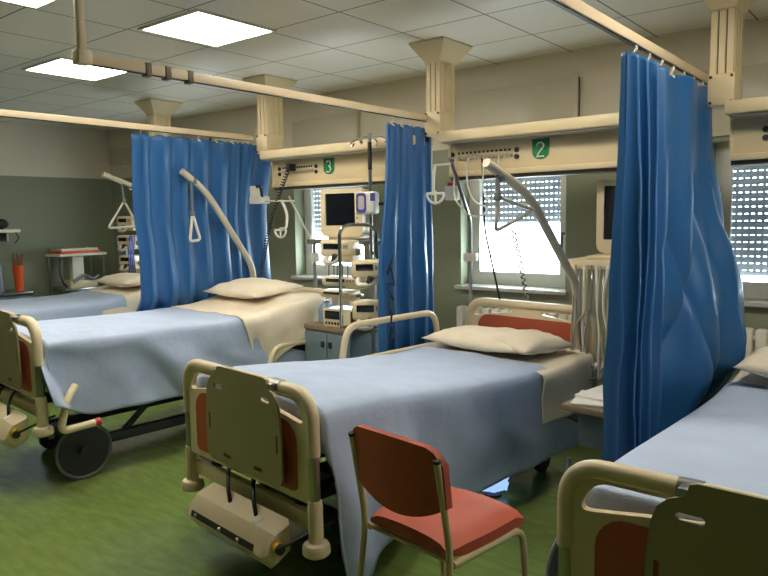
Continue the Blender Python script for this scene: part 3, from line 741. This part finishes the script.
# monitor on a bracket
def monitor(label, loc_, rz, w, h, d=.13):
    t = thing('patient_monitor', label, 'monitor', loc_, rz, 'bedside monitors')
    m = MB()
    m.plate(rrect(-w / 2, w / 2, 0, h, (.05, .05, .025, .025), 6), [rrect(-w / 2 + .045, w / 2 - .065, .08, h - .035, .008, 3)], .03, T(0, 0, 0) @ XZ)
    m.box(-w / 2 + .01, w / 2 - .01, 0, d, .02, h - .008, .02).build('casing', cream, t)
    MB().box(-w / 2 + .042, w / 2 - .062, -.02, -.008, .077, h - .032).build('screen', screen, t)
    m = MB()
    for k in range(5): m.box(w / 2 - .052, w / 2 - .035, -.034, -.028, .09 + k * .035, .105 + k * .035, .003)
    m.build('button', mat('button_grey', rgb(150, 148, 140), .5), t)
    m = MB()
    for k in range(6): m.box(w / 2 - .012, w / 2 - .008, .03 + k * .015, .036 + k * .015, .08, h - .08)
    m.build('vent', dark, t)
    MB().box(-w / 2 + .05, w / 2 - .05, -.02, d, -.02, .012, .01).build('stand_foot', cream, t)
    return t
monitor('white monitor with dark screen beside the window, over the pump stand', (-3.35, 3.74, 1.415), .10, .375, .345)
t = thing('monitor_bracket', 'grey bracket and post carrying the white monitor near the window', 'bracket', (-4.10, 4.20, 0))
brm = mat('bracket_grey', rgb(118, 116, 108), .45)
MB().box(-.05, .80, -.04, .04, 1.335, 1.375, .006).build('shelf_bar', brm, t)
MB().box(.66, .90, -.50, -.0, 1.376, 1.394, .004).build('monitor_plate', brm, t)
MB().tube([(0, 0, .02), (0, 0, 1.34)], .016, 12).build('post', steel, t)
MB().box(-.03, .03, -.03, .03, 1.18, 1.26, .008).build('clamp', white, t)
MB().tube([(0, -.03, 1.36), (-.24, -.05, 1.74)], .010, 8).build('diagonal_arm', white, t)
MB().box(-.15, .15, -.10, .10, .0, .03, .006).build('foot_plate', steel, t)
# cabinet under the pumps
CR = math.radians(-4)
t = thing('equipment_cabinet', 'grey blue cabinet with pale wooden top under the infusion pumps', 'cabinet', (-3.44, 3.84, 0), CR)
MB().box(-.27, .27, -.20, .20, .72, .756, .006).build('worktop', wood, t)
MB().box(-.25, .25, -.19, .19, .08, .72, .004).build('carcass', cabm, t)
for x0, x1, hx in ((-.245, -.005, -.04), (.005, .245, .04)):
    d = MB().box(x0, x1, -.202, -.188, .10, .70, .004).build('door', cabm, t)
    MB().box(hx - .015, hx + .015, -.215, -.2, .60, .645, .004).build('handle', dark, d)
for x in (-.2, .2):
    for y in (-.15, .15): MB().lathe([(.02, 0), (.03, .01), (.03, .05), (.015, .081)], (x, y, 0), 12).build('wheel', black, t)
t = thing('ventilation_module', 'cream box with dark screen standing on the cabinet top, lowest device', 'medical device', (-3.29, 3.74, .757), .05)
MB().box(-.20, .20, -.09, .12, 0, .135, .008).build('housing', cream, t)
MB().box(-.18, -.03, -.094, -.085, .06, .12, .002).build('display', screen, t)
m = MB()
for k in range(6): m.box(-.175 + k * .028, -.16 + k * .028, -.095, -.088, .02, .04, .002)
m.build('button', dark, t)
MB().box(.06, .19, -.094, -.085, .015, .125, .002).build('side_grille', black, t)
t = tag(MB().lathe([(.03, 0), (.06, .01), (.065, .10), (.05, .13), (.025, .15), (.025, .17), (.0251, .171)], (0, 0, 0), 18).build('water_bottle', mat('bluish_plastic', rgb(165, 185, 215), .25, trans=.5), None), 'bluish plastic bottle standing on the cabinet left of the devices', 'bottle')
t.location = (-3.60, 3.80, .757)
# cable bunches
def cable(name, label, cat, pts, r, m, loc_=None, fr=.06, group=None):
    o = Vector(pts[0] if loc_ is None else loc_)
    ob = MB().tube([p - o for p in fillet(pts, fr, 5)], r, 8).build(name, m, None, 180); ob.location = o
    return tag(ob, label, cat, group)
def helix(p0, p1, R, turns, sag=0, n=None):
    p0, p1 = Vector(p0), Vector(p1); d = (p1 - p0); ax = d.normalized(); u = ax.cross(Vector((1, 0.3, 0))).normalized(); v = ax.cross(u); n = n or turns * 8
    return [p0 + d * (k / n) + Vector((-sag * 4 * (k / n) * (1 - k / n), 0, 0)) + u * R * math.cos(2 * PI * k * turns / n) + v * R * math.sin(2 * PI * k * turns / n) for k in range(n + 1)]
def coil(name, label, p0, p1, R, turns, r, m, sag=0):
    o = Vector(p0); ob = MB().tube([p - o for p in helix(p0, p1, R, turns, sag)], r, 6).build(name, m, None, 180); ob.location = o
    return tag(ob, label, 'cable')
pts = []
rnd = random.Random(4)
for k in range(16): pts.append((-2.66 + .02 * math.sin(k * 2.1), 3.40 + .022 * math.cos(k * 1.7), 1.30 - .036 * k + .05 * math.sin(k * 2.6)))
cable('bundled_cable', 'black bundled cable hanging against the narrow blue curtain', 'cable', pts, .006, black, fr=.02)
for k, (x, z0, y) in enumerate([(-3.44, 1.24, 3.67), (-3.38, 1.24, 3.66), (-3.33, 1.24, 3.64), (-3.27, 1.23, 3.63), (-3.22, 1.24, 3.63)]):
    cable('infusion_line', 'thin dark line hanging below the pump under the monitor', 'infusion line', [(x, y, z0), (x + .015, y - .02, 1.12), (x - .02 + .01 * k, y - .01, 1.08)], .004, dark, group='lines below the upper pump')
# ------------------------------------------------------------------ small fittings on unit 3
coil('coiled_cable', 'black coiled cable running down beside the wide curtain from unit 3', (-4.07, 3.90, 1.95), (-4.50, 3.93, 1.0), .016, 46, .005, black, .05)
tag(MB().box(-.02, .02, -.05, .03, -.03, .03, .008).build('plug', black, None), 'black plug in the socket row of unit 3', 'plug').location = (-4.07, 3.935, 1.96)
def hanger(label, rod, pts, ring_c, rr):
    t = thing('call_handset', label, 'handset', rod[0], 0, 'white handsets under the units')
    o = Vector(rod[0])
    MB().tube([Vector(p) - o for p in rod], .008, 8).build('support_rod', handlem, t)
    MB().tube([Vector(p) - o for p in fillet(pts, .05, 5)], .011, 8).build('strap', white, t)
    c = Vector(ring_c) - o
    MB().tube([c + Vector((rr * math.cos(PI + PI * k / 12), 0, rr * .95 * math.sin(PI + PI * k / 12))) for k in range(13)], .009, 8).tube([c + Vector((-rr, 0, 0)), c + Vector((rr, 0, 0))], .009, 8).tube([c + Vector((0, 0, .02)), c + Vector((0, 0, -rr))], .008, 8).build('ring_grip', white, t)
    return t
hanger('white half-ring handset hanging left of the window under unit 3', [(-4.36, 3.9, 1.70), (-4.02, 3.9, 1.69)], [(-4.17, 3.9, 1.70), (-4.14, 3.9, 1.66), (-4.10, 3.9, 1.58), (-4.12, 3.9, 1.47), (-4.19, 3.9, 1.47)], (-4.19, 3.9, 1.46), .065)
hanger('white half-ring handset hanging beside the narrow curtain under unit 2', [(-2.61, 3.82, 1.885), (-2.48, 3.82, 1.885)], [(-2.60, 3.82, 1.89), (-2.615, 3.82, 1.80), (-2.615, 3.82, 1.69)], (-2.60, 3.82, 1.70), .068)
t = thing('suction_unit', 'white box with black tube hanging beside the wide curtain under unit 3', 'suction unit', (-4.44, 3.93, 1.68))
MB().box(-.10, .05, -.05, .05, 0, .06, .008).box(-.09, -.04, -.05, .05, .05, .15, .008).build('housing', white, t)
MB().tube(fillet([(-.02, -.03, .14), (.03, -.04, .15), (.05, -.04, .09), (.04, -.03, .05)], .03, 5), .012, 8).build('black_tube', black, t)
t = thing('regulator_box', 'small white box with red cap beside the narrow curtain', 'regulator', (-2.665, 4.13, 1.66))
MB().box(-.04, .04, -.04, .04, 0, .10, .008).build('housing', white, t)
MB().box(-.015, .035, -.045, .02, .10, .125, .004).build('red_cap', skin_red, t)
# ------------------------------------------------------------------ head of the middle bed
t = thing('drip_pole', 'bent steel drip pole at the left head corner of the middle bed', 'drip pole', (-2.63, 4.31, .0))
MB().tube(fillet([(0, 0, .30), (0, 0, 1.52), (.15, -.49, 1.92)], .05, 5), .013, 10).build('pole', steel, t)
MB().box(-.045, .05, -.03, .03, 1.22, 1.28, .006).build('clamp', white, t)
for k in range(4):
    a = PI / 2 * k; MB().tube([(0, 0, .30), (.0 + .16 * math.cos(a), .16 * math.sin(a), .03)], .012, 8).build('foot', steel, t)
for lab, pts in [('white hose looping under the left end of unit 2, longest', [(-2.545, 3.975, 1.93), (-2.53, 3.93, 1.66), (-2.39, 3.92, 1.54), (-2.29, 3.92, 1.55), (-2.26, 3.92, 1.60), (-2.37, 3.92, 1.64), (-2.43, 3.93, 1.78), (-2.44, 3.975, 1.93)]),
                 ('white hose looping beside the window under unit 2, shorter', [(-2.32, 3.975, 1.93), (-2.30, 3.92, 1.70), (-2.22, 3.92, 1.62), (-2.20, 3.93, 1.75), (-2.21, 3.975, 1.93)])]:
    cable('oxygen_hose', lab, 'hose', pts, .006, hose, fr=.08)
cable('cord', 'thin black cord hanging from unit 2 down to the headboard', 'cord', [(-2.33, 3.97, 1.92), (-2.30, 3.95, 1.45), (-2.25, 4.06, .99)], .007, black)
coil('spiral_cable', 'white coiled cord in front of the bright window of unit 2', (-2.17, 4.1, 1.45), (-2.07, 4.1, 1.0), .012, 12, .006, mat('cord_grey', rgb(120, 118, 112), .5))
t = thing('monitor_cart', 'grey equipment cart carrying a monitor, half behind the largest curtain', 'cart', (-1.30, 4.22, 0))
MB().box(-.45, .16, -.22, .2, 1.215, 1.275, .01).build('shelf', cream, t)
MB().box(-.455, -.445, -.2, .18, 1.22, 1.27, .002).build('shelf_edge', chrome, t)
MB().box(-.03, .03, -.03, .03, .08, 1.215, .004).build('post', mat('post_grey', rgb(125, 125, 118), .4), t)
MB().box(-.20, .14, -.18, .18, .66, .70, .008).build('middle_shelf', cream, t)
MB().box(-.18, .10, -.14, .14, .70, .80, .01).build('drawer_box', mat('device_grey', rgb(120, 126, 130), .45), t)
MB().box(-.20, .14, -.22, -.16, .06, .10, .006).box(-.20, .14, .14, .2, .06, .10, .006).box(-.1, -.04, -.2, .18, .06, .1, .006).build('base', dark, t)
for x in (-.17, .11):
    for y in (-.19, .17): MB().lathe([(.015, 0), (.028, .008), (.028, .045), (.012, .061)], (x, y, 0), 12).build('wheel', black, t)
monitor('white monitor partly hidden by the edge of the largest curtain', (-1.445, 4.17, 1.31), .0, .36, .44)
t = tag(MB().box(-.24, .15, -.14, .16, 0, .018, .006).build('base_plate', cream, None), 'flat cream base plate under the half hidden monitor', 'base plate'); t.location = (-1.42, 4.20, 1.276)
rnd = random.Random(8)
for k in range(12):
    x0 = -1.72 + .025 * k; y0 = 3.99 - .02 * rnd.random()
    p = [(x0, y0 + .02, 1.24), (x0 + rnd.uniform(-.03, .05), y0 - .03, 1.0 + rnd.uniform(-.06, .06)), (x0 + rnd.uniform(-.06, .05), y0 - .03, .8 + rnd.uniform(-.1, .1)), (x0 + rnd.uniform(-.02, .10), y0 - .03, .58 + rnd.uniform(-.1, .06)), (x0 + .1 * rnd.random() + .05, y0, .68)]
    cable('monitor_cable', 'cable in the tangle below the half hidden monitor', 'cable', p, .006 if k % 3 else .009, [hose, mat('cable_beige', rgb(176, 164, 132), .5), steel][k % 3], fr=.1, group='cables below the half hidden monitor')
t = thing('bedside_table', 'pale bedside table with papers between middle bed and largest curtain', 'table', (-1.27, 3.42, 0), R2)
MB().box(-.15, .14, -.20, .24, .555, .59, .006).build('table_top', wood, t)
MB().box(-.10, .13, -.12, .22, .36, .555, .004).build('drawer_case', cabm, t)
for x in (-.12, .12):
    for y in (-.17, .2): MB().tube([(x, y, 0), (x, y, .30)], .012, 8).build('leg', steel, t)
for k, (dx, dy, a) in enumerate([(-.05, -.03, .2), (-.03, .06, -.15)]):
    p = tag(MB().box(-.10, .10, -.14, .14, 0, .012, .001).build('papers', paper, None), ['stack of papers lowest on the bedside table by the curtain', 'stack of papers lying topmost on the bedside table'][k], 'papers'); p.location = (-1.27 + dx, 3.42 + dy, .591 + .013 * k); p.rotation_euler = (0, 0, a)

# ------------------------------------------------------------------ far corner by the left wall
infusion_stand('infusion stand in the far corner behind the farthest bed', (-6.90, 4.33, 0), 0, 1.98, False)
for k, (dx, z, lab) in enumerate([(-.10, 1.45, 'cream infusion pump topmost on the far corner stand'), (-.12, 1.24, 'cream infusion pump in the middle of the far corner stand'), (-.10, 1.02, 'cream infusion pump lowest on the far corner stand')]):
    infusion_pump(lab, (-6.90 + dx, 4.24, z), .3, .22, .16)
t = thing('drip_chamber_panel', 'grey square panel hanging left on the far corner stand', 'panel', (-7.13, 4.23, 1.14))
MB().box(-.08, .08, -.012, .012, 0, .18, .004).build('panel_face', mat('panel_grey', rgb(140, 150, 150), .3), t)
MB().box(-.06, .24, .0, .02, .12, .14, .002).build('panel_arm', steel, t)
t = thing('control_box', 'cream square control box low in the far corner behind the pillow', 'control box', (-7.05, 4.32, .84))
MB().box(-.13, .11, -.06, .06, 0, .17, .01).build('housing', cream, t); MB().box(-.09, .03, -.065, -.055, .05, .12, .003).build('display', screen, t)
MB().box(-.03, .03, -.03, .03, -.839, .0, .004).build('pedestal', steel, t)
for k in range(4): 
    cable('blue_line', 'blue line hanging on the far corner stand', 'line', [(-6.88 + .03 * k, 4.18, 1.40), (-6.86 + .03 * k, 4.14, 1.2), (-6.9 + .04 * k, 4.16, .98)], .006, blue, group='blue lines on the far corner stand')
t = thing('recorder_cart', 'white recorder cart with orange edge at the dark green wall', 'cart', (-8.05, 4.17, 0))
MB().box(-.18, .18, -.29, .29, 1.155, 1.185, .006).build('cart_top', white, t)
for x in (-.15, .15):
    for y in (-.26, .26): MB().tube([(x, y, .03), (x, y, 1.155)], .012, 8).build('leg', steel, t)
MB().box(-.16, .16, -.24, .24, .74, .77, .006).build('lower_shelf', steel, t)
MB().box(-.05, .05, -.08, .06, .77, 1.155, .01).build('column', white, t)
t = thing('recorder', 'flat white and orange recorder lying on the cart at the green wall', 'recorder', (-8.05, 4.15, 1.186))
MB().box(-.15, .15, -.24, .24, 0, .03, .006).build('orange_base', orange, t)
MB().box(-.15, .15, -.23, .22, .03, .06, .012).build('lid', white, t); MB().box(-.08, .10, -.15, .08, .06, .068, .002).build('keypad', mat('keypad_grey', rgb(130, 132, 128), .5), t)
t = thing('medical_device', 'grey cable-covered device on the lower shelf of the recorder cart', 'device', (-8.0, 4.18, .771))
MB().box(-.12, .1, -.18, .16, 0, .10, .015).build('housing', cream, t); MB().tube(fillet([(.11, -.15, .08), (.13, -.02, .17), (.13, .08, .09), (.12, .16, .14)], .06, 6), .02, 8).build('grey_tube', mat('device_grey', rgb(120, 126, 130), .45), t)
cable('lead', 'black lead hanging at the left of the recorder cart', 'lead', [(-7.9, 3.9, 1.17), (-7.88, 3.86, 1.0), (-7.88, 3.90, .85), (-7.9, 3.96, .80)], .008, black)
t = thing('wall_shelf', 'white shelf on the dark green wall at the left edge', 'shelf', (-8.2, 3.3, 1.45))
MB().box(-.199, .2, -.35, .22, 0, .035, .006).build('board', white, t)
MB().box(-.199, .12, .10, .12, -.10, 0, .003).build('bracket', steel, t)
MB().box(-.199, .12, -.22, -.20, -.10, 0, .003).build('bracket', steel, t)
MB().tube(fillet([(.19, .16, .01), (.2, .2, -.06), (.19, .15, -.12)], .03, 4), .006, 8).build('cord_loop', black, t)
bagm = mat('dark_bag', rgb(52, 46, 44), .8, var=.3, vscale=14)
for k, (dy, s_, lab) in enumerate([(-.12, .10, 'dark soft bag on the white wall shelf, at the left edge'), (.06, .075, 'small dark bag on the white wall shelf, nearer its end')]):
    P = []
    for i in range(13):
        th = PI * i / 12; P.append([Vector((math.sin(th) * math.cos(a) * s_ * 1.1, math.sin(th) * math.sin(a) * s_, -math.cos(th) * s_ * .75)) * (1 + .18 * noise.noise((math.cos(a) * 2, math.sin(a) * 2 + k, th * 2))) for a in [2 * PI * j / 20 for j in range(20)]])
    m = MB().grid(P, True); bmesh.ops.remove_doubles(m.bm, verts=m.bm.verts[:], dist=.001)
    o = m.build('bag', bagm, None, 180); o.location = (-8.12, 3.3 + dy, 1.486 + s_ * .80); tag(o, lab, 'bag')
t = thing('side_cabinet', 'grey cabinet by the green wall at the left edge, under the shelf', 'cabinet', (-8.12, 3.36, 0))
MB().box(-.24, .24, -.36, .17, .06, .76, .006).build('carcass', cabm, t)
MB().box(-.26, .26, -.38, .19, .76, .79, .004).build('top', steel, t)
MB().box(.238, .252, -.34, -.10, .1, .74, .004).build('door', cabm, t)
MB().box(.238, .252, -.09, .15, .1, .74, .004).build('door', cabm, t)
MB().box(-.2, .2, -.32, .13, 0, .06).build('plinth', dark, t)
t = thing('orange_bin', 'tall orange container with brown contents by the green wall', 'container', (-8.02, 3.47, .791))
m = MB()
P = []
for (r_, z) in ((.042, 0), (.06, .29), (.052, .29), (.036, .01)): P.append([(r_ * math.cos(a), r_ * math.sin(a), z) for a in [2 * PI * k / 18 for k in range(18)]])
m.grid(P, True); m.bm.verts.ensure_lookup_table(); m.bm.faces.new([m.bm.verts[k] for k in range(18)][::-1]); m.bm.faces.new([m.bm.verts[54 + k] for k in range(18)])
m.build('bucket', orange, t)
m = MB(); rnd = random.Random(3)
for k in range(7): a = k * .9; m.tube([(.02 * math.cos(a), .02 * math.sin(a), .1), (.05 * math.cos(a), .05 * math.sin(a), .36 + .1 * rnd.random())], .012, 6)
m.build('contents', mat('brown_sticks', rgb(140, 105, 75), .7), t)['kind'] = 'stuff'
t = thing('gas_cylinder', 'grey bottle standing at the left edge on the grey cabinet', 'cylinder', (-8.0, 3.24, .791))
MB().lathe([(.05, 0), (.06, .01), (.06, .30), (.035, .36), (.03, .39)], seg=18).build('body', mat('bottle_grey', rgb(120, 122, 128), .35), t)
MB().lathe([(.022, .39), (.022, .43), (.015, .44)], seg=12).build('valve', dark, t)

# bluish emissive blob, added to make a bright spot under the middle bed
glow = mat('bluish_glow', rgb(150, 180, 240), .3, emit=((.30, .50, 1, 1), .75))
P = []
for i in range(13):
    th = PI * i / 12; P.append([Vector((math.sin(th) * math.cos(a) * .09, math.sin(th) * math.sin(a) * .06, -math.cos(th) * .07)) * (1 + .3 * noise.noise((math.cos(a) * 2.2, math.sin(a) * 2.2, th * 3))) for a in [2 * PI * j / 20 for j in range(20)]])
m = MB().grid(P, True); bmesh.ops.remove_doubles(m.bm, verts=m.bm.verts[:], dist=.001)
t = thing('glow_blob', 'small bluish glowing blob added as a bright spot under the middle bed, seen behind the chair seat', 'added glow', (-1.85, 3.26, 0), .3)
m2 = MB().lathe([(.05, 0), (.05, .012), (.02, .02)], seg=18); m2.build('blob_base', dark, t)
o = m.build('blob_body', glow, t, 60); o.location = (0, 0, .088)
